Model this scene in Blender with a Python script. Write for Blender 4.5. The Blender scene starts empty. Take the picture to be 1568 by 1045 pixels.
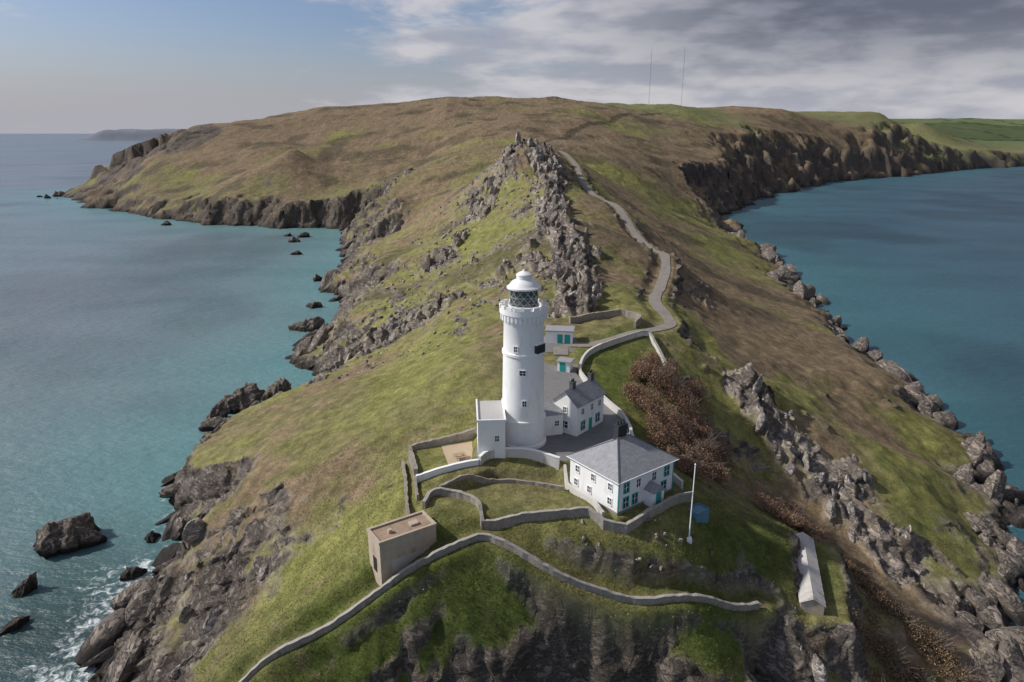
import bpy, math, random
import numpy as np
from mathutils import Vector, Matrix
random.seed(4); rng=np.random.default_rng(7)
scene=bpy.context.scene
H_CAM=82.0; TH=math.radians(17)
def P(u,v,z):
    """survey point: bearing + known elevation above sea level -> world x,y"""
    yy=(522.5-v)/1045; x=(u-784)/1045
    dy=math.cos(TH)+math.sin(TH)*yy; dz=-math.sin(TH)+math.cos(TH)*yy
    t=(z-H_CAM)/dz
    return (x*t, dy*t)
# ---------------- noise
def _h(ix,iy,iz,s):
    n=(ix.astype(np.int64)*374761393+iy.astype(np.int64)*668265263+iz*2147483647+s*974634777)&0xffffffff
    n=((n^(n>>13))*1274126177)&0xffffffff
    n=n^(n>>16)
    n=(n*2246822519)&0xffffffff
    n=n^(n>>15)
    return (n/4294967295.0*2-1).astype(np.float32)
def vn(x,y,s=0,zi=0):
    fx=np.floor(x);fy=np.floor(y);a=(x-fx).astype(np.float32);b=(y-fy).astype(np.float32)
    a=a*a*a*(a*(a*6-15)+10);b=b*b*b*(b*(b*6-15)+10)
    h00=_h(fx,fy,zi,s);h10=_h(fx+1,fy,zi,s);h01=_h(fx,fy+1,zi,s);h11=_h(fx+1,fy+1,zi,s)
    return (h00*(1-a)+h10*a)*(1-b)+(h01*(1-a)+h11*a)*b
def fbm(x,y,o=4,s=0,g=.5):
    t=0;a=1;n=0
    c,sn=math.cos(.6),math.sin(.6)
    for i in range(o):
        t=t+a*vn(x,y,s+i*17);n+=a;a*=g
        x,y=(x*c-y*sn)*2.03+5.1,(x*sn+y*c)*2.03+1.7
    return t/n
def rdg(x,y,o=4,s=0,g=.55):
    t=0;a=1;n=0
    c,sn=math.cos(.5),math.sin(.5)
    for i in range(o):
        t=t+a*(1-2*np.abs(vn(x,y,s+i*13)));n+=a;a*=g
        x,y=(x*c-y*sn)*2.1+3.3,(x*sn+y*c)*2.1+9.1
    return t/n
def ss(a,b,x):
    t=np.clip((x-a)/(b-a),0,1);return t*t*(3-2*t)
# ---------------- control data (bearing u,v, elevation, dryness, rockiness)
C=[(800,690,34,-.1,0),(740,705,34,0,0),(700,700,33.4,0,0),(650,690,33,0,0),(640,742,32,0,0),(850,690,33.8,0,0),(870,742,32,0,0),
(800,755,31.8,0,0),(740,780,31.3,0,0),(850,790,31,0,0),(945,790,31.4,0,0),(1040,780,31,0,0),(1060,800,29.5,-.3,0),(850,620,34.3,0,0),
(860,560,35.5,0,0),(850,530,36.5,0,0),(930,550,35.5,-.8,0),(980,520,37,-.5,0),(940,590,34,-.8,0),(1000,560,34.5,-.6,0),(950,640,33,-.4,0),
(1010,620,31,0,0),(1060,650,26.5,.2,.1),(1050,710,26.5,0,0),(1090,740,23,0,.2),(1130,700,19,.3,.3),(1160,760,15,.3,.5),(1230,800,11,.5,.4),
(1300,860,8,.6,.4),(1400,930,4,.6,.5),(1230,830,18,-.6,.1),(1260,900,17.5,-.7,.1),(1330,900,12,.6,.1),(1330,980,11,.5,.2),(1450,1000,5,.5,.2),
(1170,850,22,-.7,0),(1100,830,25.5,-.9,0),(1000,850,27,-.3,.25),(1000,810,29.5,-.3,.2),(900,830,29,-.2,.2),(900,870,27.3,-.3,0),(780,820,29.8,-.2,0),
(1000,905,24.5,-.5,0),(1160,915,20,-.6,0),(1100,890,22.5,-.5,.1),(740,825,29.5,-.5,0),(670,845,28.3,-.5,0),(590,890,25.5,-.5,.1),
(480,960,20.5,-.5,.1),(380,1020,16.5,-.4,.2),(700,900,25.5,-.9,0),(600,950,21.5,-.8,.1),(520,1020,16,-.8,.1),(800,880,26.5,-.7,0),
(880,920,23.5,-.3,.3),(700,960,21.5,-.7,.2),(750,1000,17.5,-.4,.5),(880,1000,16.5,0,.9),(880,1045,12.5,0,1),(1000,960,20,-.2,.5),
(1000,1030,14,-.2,.7),(1080,960,20.5,-.6,.1),(1080,1040,15,-.5,.3),(1150,990,14,0,.9),(1220,960,17,0,1),(1200,1040,12,0,.9),(1290,1020,11.5,.1,.6),
(615,840,27.5,-.2,0),(583,888,26,-.2,.1),
(600,640,29.5,-.1,0),(700,620,33,0,0),(700,570,34.5,0,.2),(740,530,37,.1,.2),(600,600,27.5,-.1,0),(500,618,22.5,0,.1),(500,680,24,-.1,0),
(400,690,18,0,0),(400,720,19,.1,.1),(600,700,29,0,0),(500,730,24,.2,.2),(550,780,26,.4,.6),(420,780,19,.3,.6),(480,830,20.5,.2,.4),(500,870,21.5,-.2,.2),
(400,880,14.5,.1,.8),(350,830,12,.2,1),(330,930,8,0,1),(420,950,15.5,-.2,.6),(300,1000,5,0,1),(610,790,29.5,.3,.2),(630,700,31,.1,.1),
(550,540,15,.2,.9),(620,540,23,.2,.5),(650,520,28,.3,.6),(700,520,33,.2,.45),(600,470,22,.2,.6),(700,470,33,.1,.5),(640,430,24,.1,.5),
(700,400,32,0,.5),(780,420,37,.1,.5),(760,450,36.5,.2,.5),(850,440,40.5,.2,.6),(880,420,42.5,.3,.7),(870,480,37.5,.2,.5),(850,340,51,.2,.6),(870,390,44.5,.2,.6),
(790,350,42,-.1,.2),(720,330,41,.1,.5),(640,370,27,.1,.4),(570,370,12,.2,.8),(600,330,23,.2,.3),(700,290,42,.1,.2),(650,310,32,.2,.2),
(840,290,58,.2,.6),(850,250,66,.3,.6),(800,215,78,.3,.8),(790,235,70,.3,.7),(760,260,60,.5,.4),(830,220,75,.3,.6),(700,240,62,.4,.1),(640,250,50,.6,.1),
(150,285,18,.3,.6),(240,290,22,.2,.5),(300,290,24,.2,.3),(400,293,28,.1,.2),(480,270,37,.5,.1),(560,262,45,.4,.2),(500,300,25,.2,.3),(620,290,37,.1,.1),
(190,225,64,.5,.9),(160,265,31,.3,.9),(350,240,55,.8,.1),(450,225,68,.9,.1),(550,220,75,.8,.1),(650,200,92,.9,.05),(600,180,108,.7,.05),
(1030,490,38,.3,.1),(1000,450,40,.3,.1),(1020,390,43,.5,.1),(945,320,50,.6,.1),(890,265,60,.4,.3),
(1100,450,30,.7,0),(1000,400,42,.4,.1),(940,420,40,.3,.2),(930,470,38.5,.2,.2),
(1100,265,40,.6,.4),(1170,246,47,.7,.3),(1040,230,62,.6,.05),(1000,260,51,.3,.1),(1060,300,25,.9,.3),(1100,350,10,.3,.5),(1020,330,25,.1,.1),
(960,300,42,.2,.1),(1000,360,32,.3,.05),(1100,390,18,.1,.2),(1150,420,14,.2,.2),(1060,430,28,.6,0),(1180,460,15,.7,.1),(1100,500,26,.8,.05),
(1200,520,19,.9,.1),(1280,560,15,.5,.1),(1150,560,27,.7,.1),(1090,560,31,.3,.1),(1060,540,34,.2,0),(1040,580,32,-.3,0),(1100,600,27,-.3,.2),
(1150,610,26,.2,.7),(1200,600,25,.4,.3),(1250,640,22,.6,.3),(1350,650,18,.7,0),(1330,600,18,.3,0),(1370,700,15,-.3,0),(1400,780,12,-.4,.2),
(1430,830,8,-.2,.6),(1180,670,20,.2,1),(1250,720,15,.3,1),(1320,790,10.5,.2,.9),(1380,860,6.5,.1,1),(1300,235,45,.7,.3),(1400,228,42,.7,.3),
(1500,228,40,.5,.4),(1568,230,36,.4,.4)]
def PY(u,v,Y):
    yy=(522.5-v)/1045; x=(u-784)/1045
    dy=math.cos(TH)+math.sin(TH)*yy; dz=-math.sin(TH)+math.cos(TH)*yy
    t=Y/dy
    return (x*t,Y,H_CAM+dz*t)
CR=[(265,196,930,.5,.9),(220,212,930,.4,.9),(320,197,1000,.7,.2),(420,181,1050,.8,.05),(500,166,1080,.8,.05),(640,153,1100,.8,.05),(740,150,1100,.6,.05),
(850,153,1100,.7,.05),(940,163,1150,.2,0),(1040,164,1180,0,0),(1200,167,1400,.5,0),(1350,171,1620,.7,0),(1410,187,1900,.5,0),(1300,200,1420,.9,0),(1220,205,1260,.9,0),(1380,205,1620,.8,0),
(800,185,800,.5,.05),(900,200,800,.7,.05),(720,195,800,.7,.05),(980,190,950,.1,0),(1150,195,1150,.8,0),(860,225,600,.5,.1),(930,235,650,.5,.05),
(1500,182,2800,-.3,0),(1568,184,2800,-.3,0),(1440,184,2600,-.3,0),(1500,200,2200,-.3,0)]
W=[(0,1350,126,.4,0),(-220,1400,112,.5,0),(400,1650,122,0,0),(900,2100,112,0,0),(1500,3300,128,0,0),(2500,3300,130,0,0),(0,3300,130,0,0),(-600,3300,80,0,0)]
pts=[P(a,b,z)+(z,bb,r) for a,b,z,bb,r in C]+[PY(a,b,Y)+(bb,r) for a,b,Y,bb,r in CR]+W
pts=np.array(pts)
Cst=[('w',-30,58,2),('w',-48,66,1.2),(150,1045,.8),(215,960,.8),(235,880,.9),(300,845,1.5),(262,800,1.9),(262,770,1.9),(300,720,1.9),(345,690,1.8),(375,668,1.6),(430,640,1.3),
(500,605,1.2),(500,590,1),(455,560,1),(480,530,1),(540,480,.9),(505,440,1),(535,400,.9),(520,370,.9),(545,352,1),(480,350,1.2),(430,350,1.3),(400,346,1.3),(330,345,1.1),
(230,330,.9),(150,318,.7),(95,300,.45),('w',-640,1000,.8),('w',-470,1250,1),('w',-800,3000,1),('w',-1500,6000,1),('w',6000,6000,1),('w',4000,3000,1),('w',2400,2300,1),
(1568,255,1.1),(1480,260,1.1),(1400,268,1.1),(1300,277,1.1),(1250,283,1.1),(1180,300,1),(1150,315,1.1),(1110,330,1),(1120,355,.7),(1160,385,.6),(1215,425,.5),(1190,436,.6),(1260,480,.8),
(1320,550,.8),(1380,590,.7),(1440,640,.6),(1520,710,.5),(1480,742,.5),(1550,780,.5),(1568,860,.5),(1545,930,.5),(1500,965,.6),('w',86,82,.6),('w',80,68,.7),('w',60,58,1),('w',30,60,2),('w',10,66,2.6),('w',-10,64,2.4)]
coast=np.array([(c[1],c[2],c[3]) if c[0]=='w' else P(c[0],c[1],0)+(c[2],) for c in Cst])
cc=7.0
def kern(dx,dy): return -np.sqrt(dx*dx+dy*dy+cc*cc)
n=len(pts);px,py,pz=pts[:,0],pts[:,1],pts[:,2]
A=kern(px[:,None]-px[None],py[:,None]-py[None])+np.eye(n)*(.4+.004*np.abs(py))
Q=np.c_[np.ones(n),px/100,py/100]
M=np.block([[A,Q],[Q.T,np.zeros((3,3))]])
sol=np.linalg.solve(M,np.r_[pz,0,0,0])
def surf(x,y):
    sh=x.shape;x=x.ravel();y=y.ravel();o=np.empty(len(x),np.float32);b=np.empty_like(o);r=np.empty_like(o)
    for i in range(0,len(x),40000):
        X=x[i:i+40000].astype(np.float32);Y=y[i:i+40000].astype(np.float32)
        d2=(X[:,None]-px[None].astype(np.float32))**2+(Y[:,None]-py[None].astype(np.float32))**2
        o[i:i+40000]=(-np.sqrt(d2+cc*cc))@sol[:n].astype(np.float32)+sol[n]+sol[n+1]*X/100+sol[n+2]*Y/100
        w=1/(d2+20)**1.7;ws=w.sum(1)
        b[i:i+40000]=(w@pts[:,3].astype(np.float32))/ws;r[i:i+40000]=(w@pts[:,4].astype(np.float32))/ws
    return o.reshape(sh),b.reshape(sh),r.reshape(sh)
def polydist(x,y,poly,closed=True,vals=None):
    best=np.full(x.shape,1e18,np.float32);val=np.zeros(x.shape,np.float32);ins=np.zeros(x.shape,bool)
    m=len(poly)
    for i in range(m if closed else m-1):
        ax,ay=poly[i][0],poly[i][1];bx,by=poly[(i+1)%m][0],poly[(i+1)%m][1]
        ex,ey=bx-ax,by-ay;L=ex*ex+ey*ey+1e-9
        t=np.clip(((x-ax)*ex+(y-ay)*ey)/L,0,1)
        d=(x-ax-t*ex)**2+(y-ay-t*ey)**2
        k=d<best;best=np.where(k,d,best)
        if vals is not None: val=np.where(k,vals[i]*(1-t)+vals[(i+1)%m]*t,val)
        if closed and abs(ey)>1e-9:
            c=((ay>y)!=(by>y))&(x<ex*(y-ay)/ey+ax);ins^=c
    d=np.sqrt(best)
    if closed:d=np.where(ins,d,-d)
    return d,val
# --- grid
ys=[50.]
while ys[-1]<3600:
    y=ys[-1];ys.append(y+(.40 if y<130 else .40*(y/130)**1.22))
xs=[0.]
while xs[-1]<2700:
    x=xs[-1];xs.append(x+(.42 if x<60 else .42*(x/60)**1.12))
xs=np.array(xs);ys=np.array(ys)
xs=np.r_[-xs[(xs<1000)][:0:-1],xs]
X,Y=np.meshgrid(xs,ys)
zt,bm,rm=surf(X,Y)
wamp=2.2+.012*Y
wx=X+wamp*fbm(X/14,Y/14,4,3)*1.2+wamp*1.2*fbm(X/60,Y/60,2,5)*ss(200,500,Y)
wy=Y+wamp*fbm(X/14,Y/14,4,9)*1.2+ss(500,900,Y)*16*fbm(X/45,Y/45,4,12)
dc,sl=polydist(wx,wy,coast,True,coast[:,2])
def padz(x,y): return np.where(y<108,34.0,34.0+(y-108)*(2.7/40))
yardpoly=[(-5.6,95.2),(-5.8,104),(1,112),(6,126),(5,152),(15,152),(15.5,140),(13,130),(16.5,118),(19.5,110),(20,101),(13.5,96.5),(8,93.6),(4,95.6),(0,96.2),(-3,95.8)]
patio=[(-14.2,92),(-5,94.4),(-5.9,103.6),(-16.2,99.6)]
housepoly=[(14.5,82),(7.2,91.2),(17.8,99.5),(25.5,90.3)]
lawn=[(-10.8,87.2),(-3,92.5),(6.8,93.2),(9.6,86.5),(10,84.2),(-3.5,83.4)]
shedpoly=[(42.9,79.8),(46.6,78.8),(52.2,97.0),(48.4,98.2)]
hum=.55*fbm(X/9,Y/9,3,21)+.26*fbm(X/2.2,Y/2.2,3,22)+ss(150,600,Y)*(2.2*fbm(X/55,Y/55,4,23)+5.5*rdg(X/170,Y/130,4,24)-1.0)
dy_,_=polydist(X,Y,yardpoly);dp,_=polydist(X,Y,patio);dh,_=polydist(X,Y,housepoly);dl,_=polydist(X,Y,lawn);dsh,_=polydist(X,Y,shedpoly)
comp=np.maximum.reduce([ss(-3,0,dy_),ss(-2,0,dp),ss(-2,0,dh),ss(-3,0,dl),ss(-1,0,dsh)])
zt=zt+hum*(1-comp)
zt=np.maximum(zt,1.5)
# cleft in the cliff below the end of the boundary wall
cleft=np.exp(-((X-32.5-(80-Y)*.35)/1.7)**2)*(1-ss(76,80,Y))
zt=zt-8*cleft
crags=[([(800,215,77),(838,245,67),(850,290,58),(852,340,51),(868,390,44.5),(885,430,42),(890,478,38)],7,1.0),
([(796,232,71),(765,285,55),(730,325,45),(680,370,36),(655,420,26)],8,.60),
([(860,425,41),(800,400,40),(755,425,37.5),(700,455,31),(640,490,25),(585,515,19),(540,545,13)],8,.70),
([(640,270,44),(600,285,38)],5,.5),([(1140,600,26),(1200,670,20),(1270,720,15),(1330,790,10),(1400,870,5)],10,.60)]
crag=np.zeros_like(X)
pn=fbm(X/13,Y/17,4,78)
for pl,wd,st in crags:
    q=[P(*a) for a in pl];d,_=polydist(X,Y,q,False)
    wv=wd*(1+Y/900)*(1+.9*fbm(X/10,Y/10,3,77))
    crag=np.maximum(crag,st*(1-ss(.15*wv,1.3*wv,d)))
cl=np.where(dc>0,sl*dc,.6*dc)
k=.8
z=-k*np.logaddexp(-zt/k,-cl/k)
SHZ=17.3
for d_,h_ in ((dl,31.6),(dh,31.35),(dp,33.35),(dy_,None),(dsh,SHZ)):
    w=ss(-.7,.1,d_) if h_!=SHZ else ss(-3.5,.1,d_)
    z=z*(1-w)+(padz(X,Y) if h_ is None else h_)*w
def H(x,y):
    i=np.clip(np.searchsorted(ys,y)-1,0,len(ys)-2);j=np.clip(np.searchsorted(xs,x)-1,0,len(xs)-2)
    a=(x-xs[j])/(xs[j+1]-xs[j]);b=(y-ys[i])/(ys[i+1]-ys[i])
    return (z[i,j]*(1-a)+z[i,j+1]*a)*(1-b)+(z[i+1,j]*(1-a)+z[i+1,j+1]*a)*b
def dens(pl,st=1.0):
    pl=np.array(pl,float);o=[]
    q=np.vstack([2*pl[0]-pl[1],pl,2*pl[-1]-pl[-2]])
    for i in range(1,len(q)-2):
        p0,p1,p2,p3=q[i-1],q[i],q[i+1],q[i+2];m=max(2,int(np.linalg.norm(p2[:2]-p1[:2])/st))
        for j in range(m):
            t=j/m;o.append(.5*((2*p1)+(-p0+p2)*t+(2*p0-5*p1+4*p2-p3)*t*t+(-p0+3*p1-3*p2+p3)*t**3))
    o.append(pl[-1]);return np.array(o)
def R3(l): return [P(*q)+(q[2],) for q in l]
def regrade(r,n_=9):
    hz=np.array([float(H(a,b)) for a,b in r[:,:2]]);kk=np.ones(n_)/n_
    r=r.copy();r[:,2]=np.convolve(np.pad(hz,n_//2,'edge'),kk,'valid');return r
road=[(10.5,139,36.1),(11.5,146,36.7)]+R3([(900,527,37),(950,517,37.3),(1000,503,37.8),(1026,490,38.2),(1022,474,39),(1003,452,40),(1012,415,42),(1020,392,43.5),(1005,365,45.5),(965,332,49),(938,312,51.5),(905,285,56),(892,268,60)])+[(38,430,64),(26,480,68),(14,530,73)]
road=regrade(dens(road,2.0),9)
lowpath=regrade(dens(R3([(330,1045,14.5),(420,992,18.2),(500,945,21.5),(590,888,25.7),(670,846,28.3),(740,822,29.5),(790,835,29.2),(850,857,28.2),(930,880,26.6),(1000,900,24.8),(1080,912,22.5),(1165,911,20.3)]),1.0),7)
def flatten(z,pl,hw,fall,ymax):
    m=Y[:,0]<ymax
    xx=X[m];yy=Y[m]
    d,v=polydist(xx,yy,pl,False,pl[:,2])
    w=1-ss(hw,hw+fall,d);z[m]=z[m]*(1-w)+v*w
    r=np.full(z.shape,1e3,np.float32);r[m]=d
    return r
rd=flatten(z,road,2.2,3.5,600)
ld=flatten(z,lowpath,1.5,1.6,100)
gy=np.gradient(z,ys,axis=0);gx=np.gradient(z,xs,axis=1);g=np.sqrt(gx*gx+gy*gy)
nz=fbm(X/7,Y/7,4,31)
nzf=fbm(X/40,Y/40,4,32)
nn=nz*(1-ss(200,600,Y))+nzf*ss(200,600,Y)
farr=ss(650,900,Y)*ss(150,260,X)
turf=(1-ss(84,95,Y))*ss(-48,-36,X)*(1-ss(28,33,X))*ss(14.5,20,z+2.5*nz+.14*np.abs(X-8)-3*np.exp(-((X-8)/12)**2))
rock=ss(.80,1.05,g+.4*nn-1.6*turf-.10*farr-.6*ss(45,75,z+25*nzf)*farr)
strat=rdg((X*.8+Y*.3)/5,(Y*.9-X*.3)/14,4,33)*(1-ss(400,800,Y))+rdg(X/30,Y/45,4,35)*ss(400,800,Y)
rock=np.maximum(rock,ss(.55,.75,rm*.8+.36*strat+.3*nn-.25*farr*ss(40,70,z))*(1-turf*.8))
rock=np.maximum(rock,ss(.42,.58,crag*.95+.25*strat+.55*pn-.12))
rock=np.maximum(rock,ss(.2,.5,cleft))
rock=np.maximum(rock,1-ss(1.5,4,z+2*nn))
keep=(1-comp)*ss(2.2,4,rd)*ss(1.7,3.0,ld)
rock*=keep
amp=1.0+.006*np.minimum(Y,700)
jag=rdg((X*.85+Y*.5)/3.2,(Y*.85-X*.5)/8,5,41,.6)*(1-ss(350,700,Y)*.7)
jagf=rdg(X/34,Y/26,6,43,.62)*ss(150,600,Y)
bl=np.floor(vn((X+.3*Y)/2.6,(Y-.3*X)/4.5,46)*3)/3+.5*np.floor(vn((X-.2*Y)/1.3,(Y+.2*X)/2.2,47)*3)/3
z=z+rock*(1.3*jag+.5*fbm(X/1.1,Y/1.1,3,44)*(1-ss(100,400,Y))+jagf*2.4+.7*bl*(1-ss(250,600,Y)))+rock*crag*(.8+3.0*rdg((X+.2*Y)/5,(Y-.2*X)/15,5,45,.6)+1.3*bl)*(1+Y/500)
z=np.where(z<.5,np.minimum(z,z+1.5*np.maximum(jag,0)),z)
zz=z*.9
ox=rock*amp*.8*fbm(X/3+zz/4,Y/3+zz/2.3,4,51);oy=rock*amp*.8*fbm(X/3-zz/2.5+9,Y/3+zz/3,4,52)
VX=X+ox;VY=Y+oy
# albedo
def mix(a,b,t): return a*(1-t[...,None])+b*t[...,None]
bright=np.array([.225,.222,.075]);olive=np.array([.195,.172,.084]);brown=np.array([.225,.163,.108]);lush=np.array([.098,.12,.03]);gorse=np.array([.09,.075,.05])
n1=fbm(X/22,Y/22,4,61);n2=fbm(X/5,Y/5,4,62);n3=fbm(X/70,Y/90,4,63)
nfar=np.where(Y>450,n3*.6+n1*.4,n1*.6+n2*.4)
fb=ss(350,700,Y)
col=mix(bright,olive,ss(-.35,.28,nfar+.3*fb))
col=mix(col,brown,ss(.08,.46,bm+.8*nfar-.02)*.92)
col=mix(col,lush,ss(0,.6,-bm+.25*n2))
dk=ss(.14,.40,fbm(X/30,Y/22,5,64)+.12*(bm-.3))*ss(120,260,Y)*(1-ss(1450,1700,Y))
col=mix(col,gorse,dk*.7*(bm>0.0))
col=col*(1-.08*fb)[...,None]
col*= (1+.24*n2+.14*vn(X/1.0,Y/1.0,65))[...,None]
ff=ss(1850,2000,Y)*ss(700,900,X)
cx=np.floor((X+.3*Y)/230+.3*vn(X/300,Y/300,71));cy=np.floor((Y-.2*X)/260+.3*vn(X/300,Y/300,72))
fh=_h(cx,cy,0,5)
fcol=np.array([.13,.165,.075])*(1+.5*fh)[...,None]+np.array([.05,.02,.0])*(fh>.4)[...,None]
col=mix(col,fcol,ff)
fx=np.abs(((X+.3*Y)/230+.3*vn(X/300,Y/300,71))%1-.5);fy=np.abs(((Y-.2*X)/260+.3*vn(X/300,Y/300,72))%1-.5)
col=mix(col,np.array([.04,.055,.03]),ff*np.clip((fx>.47)*1.+(fy>.465)*1.,0,1))
pf=ss(1060,1140,Y+40*n1)*(1-ff)*ss(60,140,X)*(1-ss(350,430,X)*(1-ss(1420,1520,Y)))
col=mix(col,np.array([.17,.19,.08]),pf*.7)
hb=[PY(822,208,640)[:2],PY(870,202,760)[:2],PY(905,190,860)[:2],PY(950,180,980)[:2],PY(1010,172,1100)[:2]]
dhb,_=polydist(X,Y,hb,False);col=mix(col,np.array([.06,.052,.035]),(1-ss(3,7,dhb+3*n2))*.8)
col=mix(col,np.array([.17,.14,.085]),(1-ss(.7,1.3,ld+.4*n2))*.8)
scar=ss(.42,.58,fbm(X/3.2,Y/2.4,4,68))*(1-ss(150,260,Y))
col=mix(col,np.array([.20,.16,.10]),scar*.5*(1-comp))
rc=mix(np.array([.40,.35,.30]),np.array([.23,.20,.17]),ss(-.4,.5,fbm(X/4,Y/4,4,66)))
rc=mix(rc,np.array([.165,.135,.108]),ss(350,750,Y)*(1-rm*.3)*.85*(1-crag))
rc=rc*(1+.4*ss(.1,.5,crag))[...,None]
rc=mix(rc,np.array([.28,.19,.09]),ss(.4,.6,fbm(X/6,Y/6,3,67))*.4*(1-ss(150,260,Y)))
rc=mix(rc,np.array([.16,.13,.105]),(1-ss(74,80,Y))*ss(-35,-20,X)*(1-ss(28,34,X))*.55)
wet=1-ss(.8,3.2,z+n2*1.5)
rc=mix(rc,np.array([.05,.043,.037]),wet*.85)
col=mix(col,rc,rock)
Ny,Nx=X.shape
def np_mesh(name,V,F,attrs={},smooth=True):
    me=bpy.data.meshes.new(name);k=F.shape[1]
    me.vertices.add(len(V));me.vertices.foreach_set('co',V.astype(np.float32).ravel())
    me.loops.add(F.size);me.loops.foreach_set('vertex_index',F.astype(np.int32).ravel())
    me.polygons.add(len(F));me.polygons.foreach_set('loop_start',np.arange(0,F.size,k,dtype=np.int32))
    me.polygons.foreach_set('loop_total',np.full(len(F),k,np.int32))
    me.polygons.foreach_set('use_smooth',np.full(len(F),smooth))
    me.update(calc_edges=True)
    for nme,a in attrs.items():
        if a.ndim==2:
            at=me.attributes.new(nme,'FLOAT_COLOR','POINT');at.data.foreach_set('color',np.c_[a,np.ones(len(a))].astype(np.float32).ravel())
        else:
            at=me.attributes.new(nme,'FLOAT','POINT');at.data.foreach_set('value',a.astype(np.float32))
    ob=bpy.data.objects.new(name,me);scene.collection.objects.link(ob);return ob
def grid_mesh(name,V,Ny,Nx,keepf=None,attrs={}):
    idx=np.arange(Ny*Nx).reshape(Ny,Nx)
    F=np.stack([idx[:-1,:-1],idx[:-1,1:],idx[1:,1:],idx[1:,:-1]],-1).reshape(-1,4)
    if keepf is not None:
        F=F[keepf.ravel()];used=np.zeros(Ny*Nx,bool);used[F.ravel()]=True
        rem=np.cumsum(used)-1;F=rem[F];V=V[used];attrs={k:v[used] for k,v in attrs.items()}
    return np_mesh(name,V,F,attrs)
# ---------------- materials
def mat(name):
    m=bpy.data.materials.new(name);m.use_nodes=True;nt=m.node_tree;nt.nodes.clear()
    o=nt.nodes.new('ShaderNodeOutputMaterial');b=nt.nodes.new('ShaderNodeBsdfPrincipled');nt.links.new(b.outputs[0],o.inputs[0])
    return m,nt,b
def N(nt,t,**kw):
    n=nt.nodes.new(t)
    for k,v in kw.items():
        if k.startswith('i_'):
            kk=k[2:];kk=int(kk) if kk.isdigit() else kk
            n.inputs[kk].default_value=v
        else:setattr(n,k,v)
    return n
def mixc(nt,a,b,f,bt='MIX'):
    m=nt.nodes.new('ShaderNodeMix');m.data_type='RGBA';m.blend_type=bt
    for s,v in ((0,f),(6,a),(7,b)):
        if isinstance(v,bpy.types.NodeSocket): nt.links.new(v,m.inputs[s])
        else: m.inputs[s].default_value=v if s==0 else tuple(v)+(1,)*(4-len(v))
    return m.outputs[2]
def ramp(nt,src,a,b):
    r=nt.nodes.new('ShaderNodeMapRange');r.inputs[1].default_value=a;r.inputs[2].default_value=b;r.interpolation_type='SMOOTHSTEP'
    nt.links.new(src,r.inputs[0]);return r.outputs[0]
def simple(name,col,rough=.8,var=.15,scale=3.,bump=.2,bscale=20.,dirt=None,spec=.3):
    m,nt,b=mat(name);tc=N(nt,'ShaderNodeTexCoord')
    n=N(nt,'ShaderNodeTexNoise',i_Scale=scale,i_Detail=4.);nt.links.new(tc.outputs['Object'],n.inputs['Vector'])
    c=mixc(nt,[x*(1-var) for x in col],[min(1,x*(1+var)) for x in col],n.outputs[0])
    if dirt:
        n2=N(nt,'ShaderNodeTexNoise',i_Scale=.7,i_Detail=6.,i_Roughness=.7);mp=N(nt,'ShaderNodeMapping');mp.inputs['Scale'].default_value=(1,1,.35)
        nt.links.new(tc.outputs['Object'],mp.inputs[0]);nt.links.new(mp.outputs[0],n2.inputs['Vector'])
        f=ramp(nt,n2.outputs[0],.5,.75);c=mixc(nt,c,dirt,f)
    nt.links.new(c,b.inputs['Base Color']);b.inputs['Roughness'].default_value=rough;b.inputs['Specular IOR Level'].default_value=spec
    if bump:
        n3=N(nt,'ShaderNodeTexNoise',i_Scale=bscale,i_Detail=3.);nt.links.new(tc.outputs['Object'],n3.inputs['Vector'])
        bp=N(nt,'ShaderNodeBump',i_Strength=bump,i_Distance=.05);nt.links.new(n3.outputs[0],bp.inputs['Height']);nt.links.new(bp.outputs[0],b.inputs['Normal'])
    return m
def rock_nodes(nt,pos):
    mp=N(nt,'ShaderNodeMapping');mp.inputs['Rotation'].default_value=(.5,.35,.4);mp.inputs['Scale'].default_value=(.9,.3,1.9)
    nt.links.new(pos,mp.inputs[0])
    n=N(nt,'ShaderNodeTexNoise',i_Scale=.8,i_Detail=8.,i_Roughness=.68,i_Distortion=.5);nt.links.new(mp.outputs[0],n.inputs['Vector'])
    s=N(nt,'ShaderNodeMath',operation='SUBTRACT');s.inputs[1].default_value=.5;nt.links.new(n.outputs[0],s.inputs[0])
    a=N(nt,'ShaderNodeMath',operation='ABSOLUTE');nt.links.new(s.outputs[0],a.inputs[0])
    cr=ramp(nt,a.outputs[0],0,.035)
    h=N(nt,'ShaderNodeMath',operation='MULTIPLY_ADD');h.inputs[1].default_value=.18;nt.links.new(cr,h.inputs[0]);nt.links.new(n.outputs[0],h.inputs[2])
    return cr,n.outputs[0],h.outputs[0]
m_ter,nt,b=mat('terrain')
geo=N(nt,'ShaderNodeNewGeometry');pos=geo.outputs['Position']
ca=N(nt,'ShaderNodeAttribute',attribute_name='Col');ra=N(nt,'ShaderNodeAttribute',attribute_name='rock')
cr,rn,rh=rock_nodes(nt,pos)
g1=N(nt,'ShaderNodeTexNoise',i_Scale=2.2,i_Detail=6.,i_Roughness=.75);nt.links.new(pos,g1.inputs['Vector'])
g2=N(nt,'ShaderNodeTexNoise',i_Scale=.35,i_Detail=6.,i_Roughness=.7);nt.links.new(pos,g2.inputs['Vector'])
gf=N(nt,'ShaderNodeMath',operation='MULTIPLY');nt.links.new(g1.outputs[0],gf.inputs[0]);nt.links.new(g2.outputs[0],gf.inputs[1])
gv=ramp(nt,gf.outputs[0],.12,.40)
gcol=mixc(nt,(.55,.57,.52),(1.45,1.42,1.35),gv)
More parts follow.
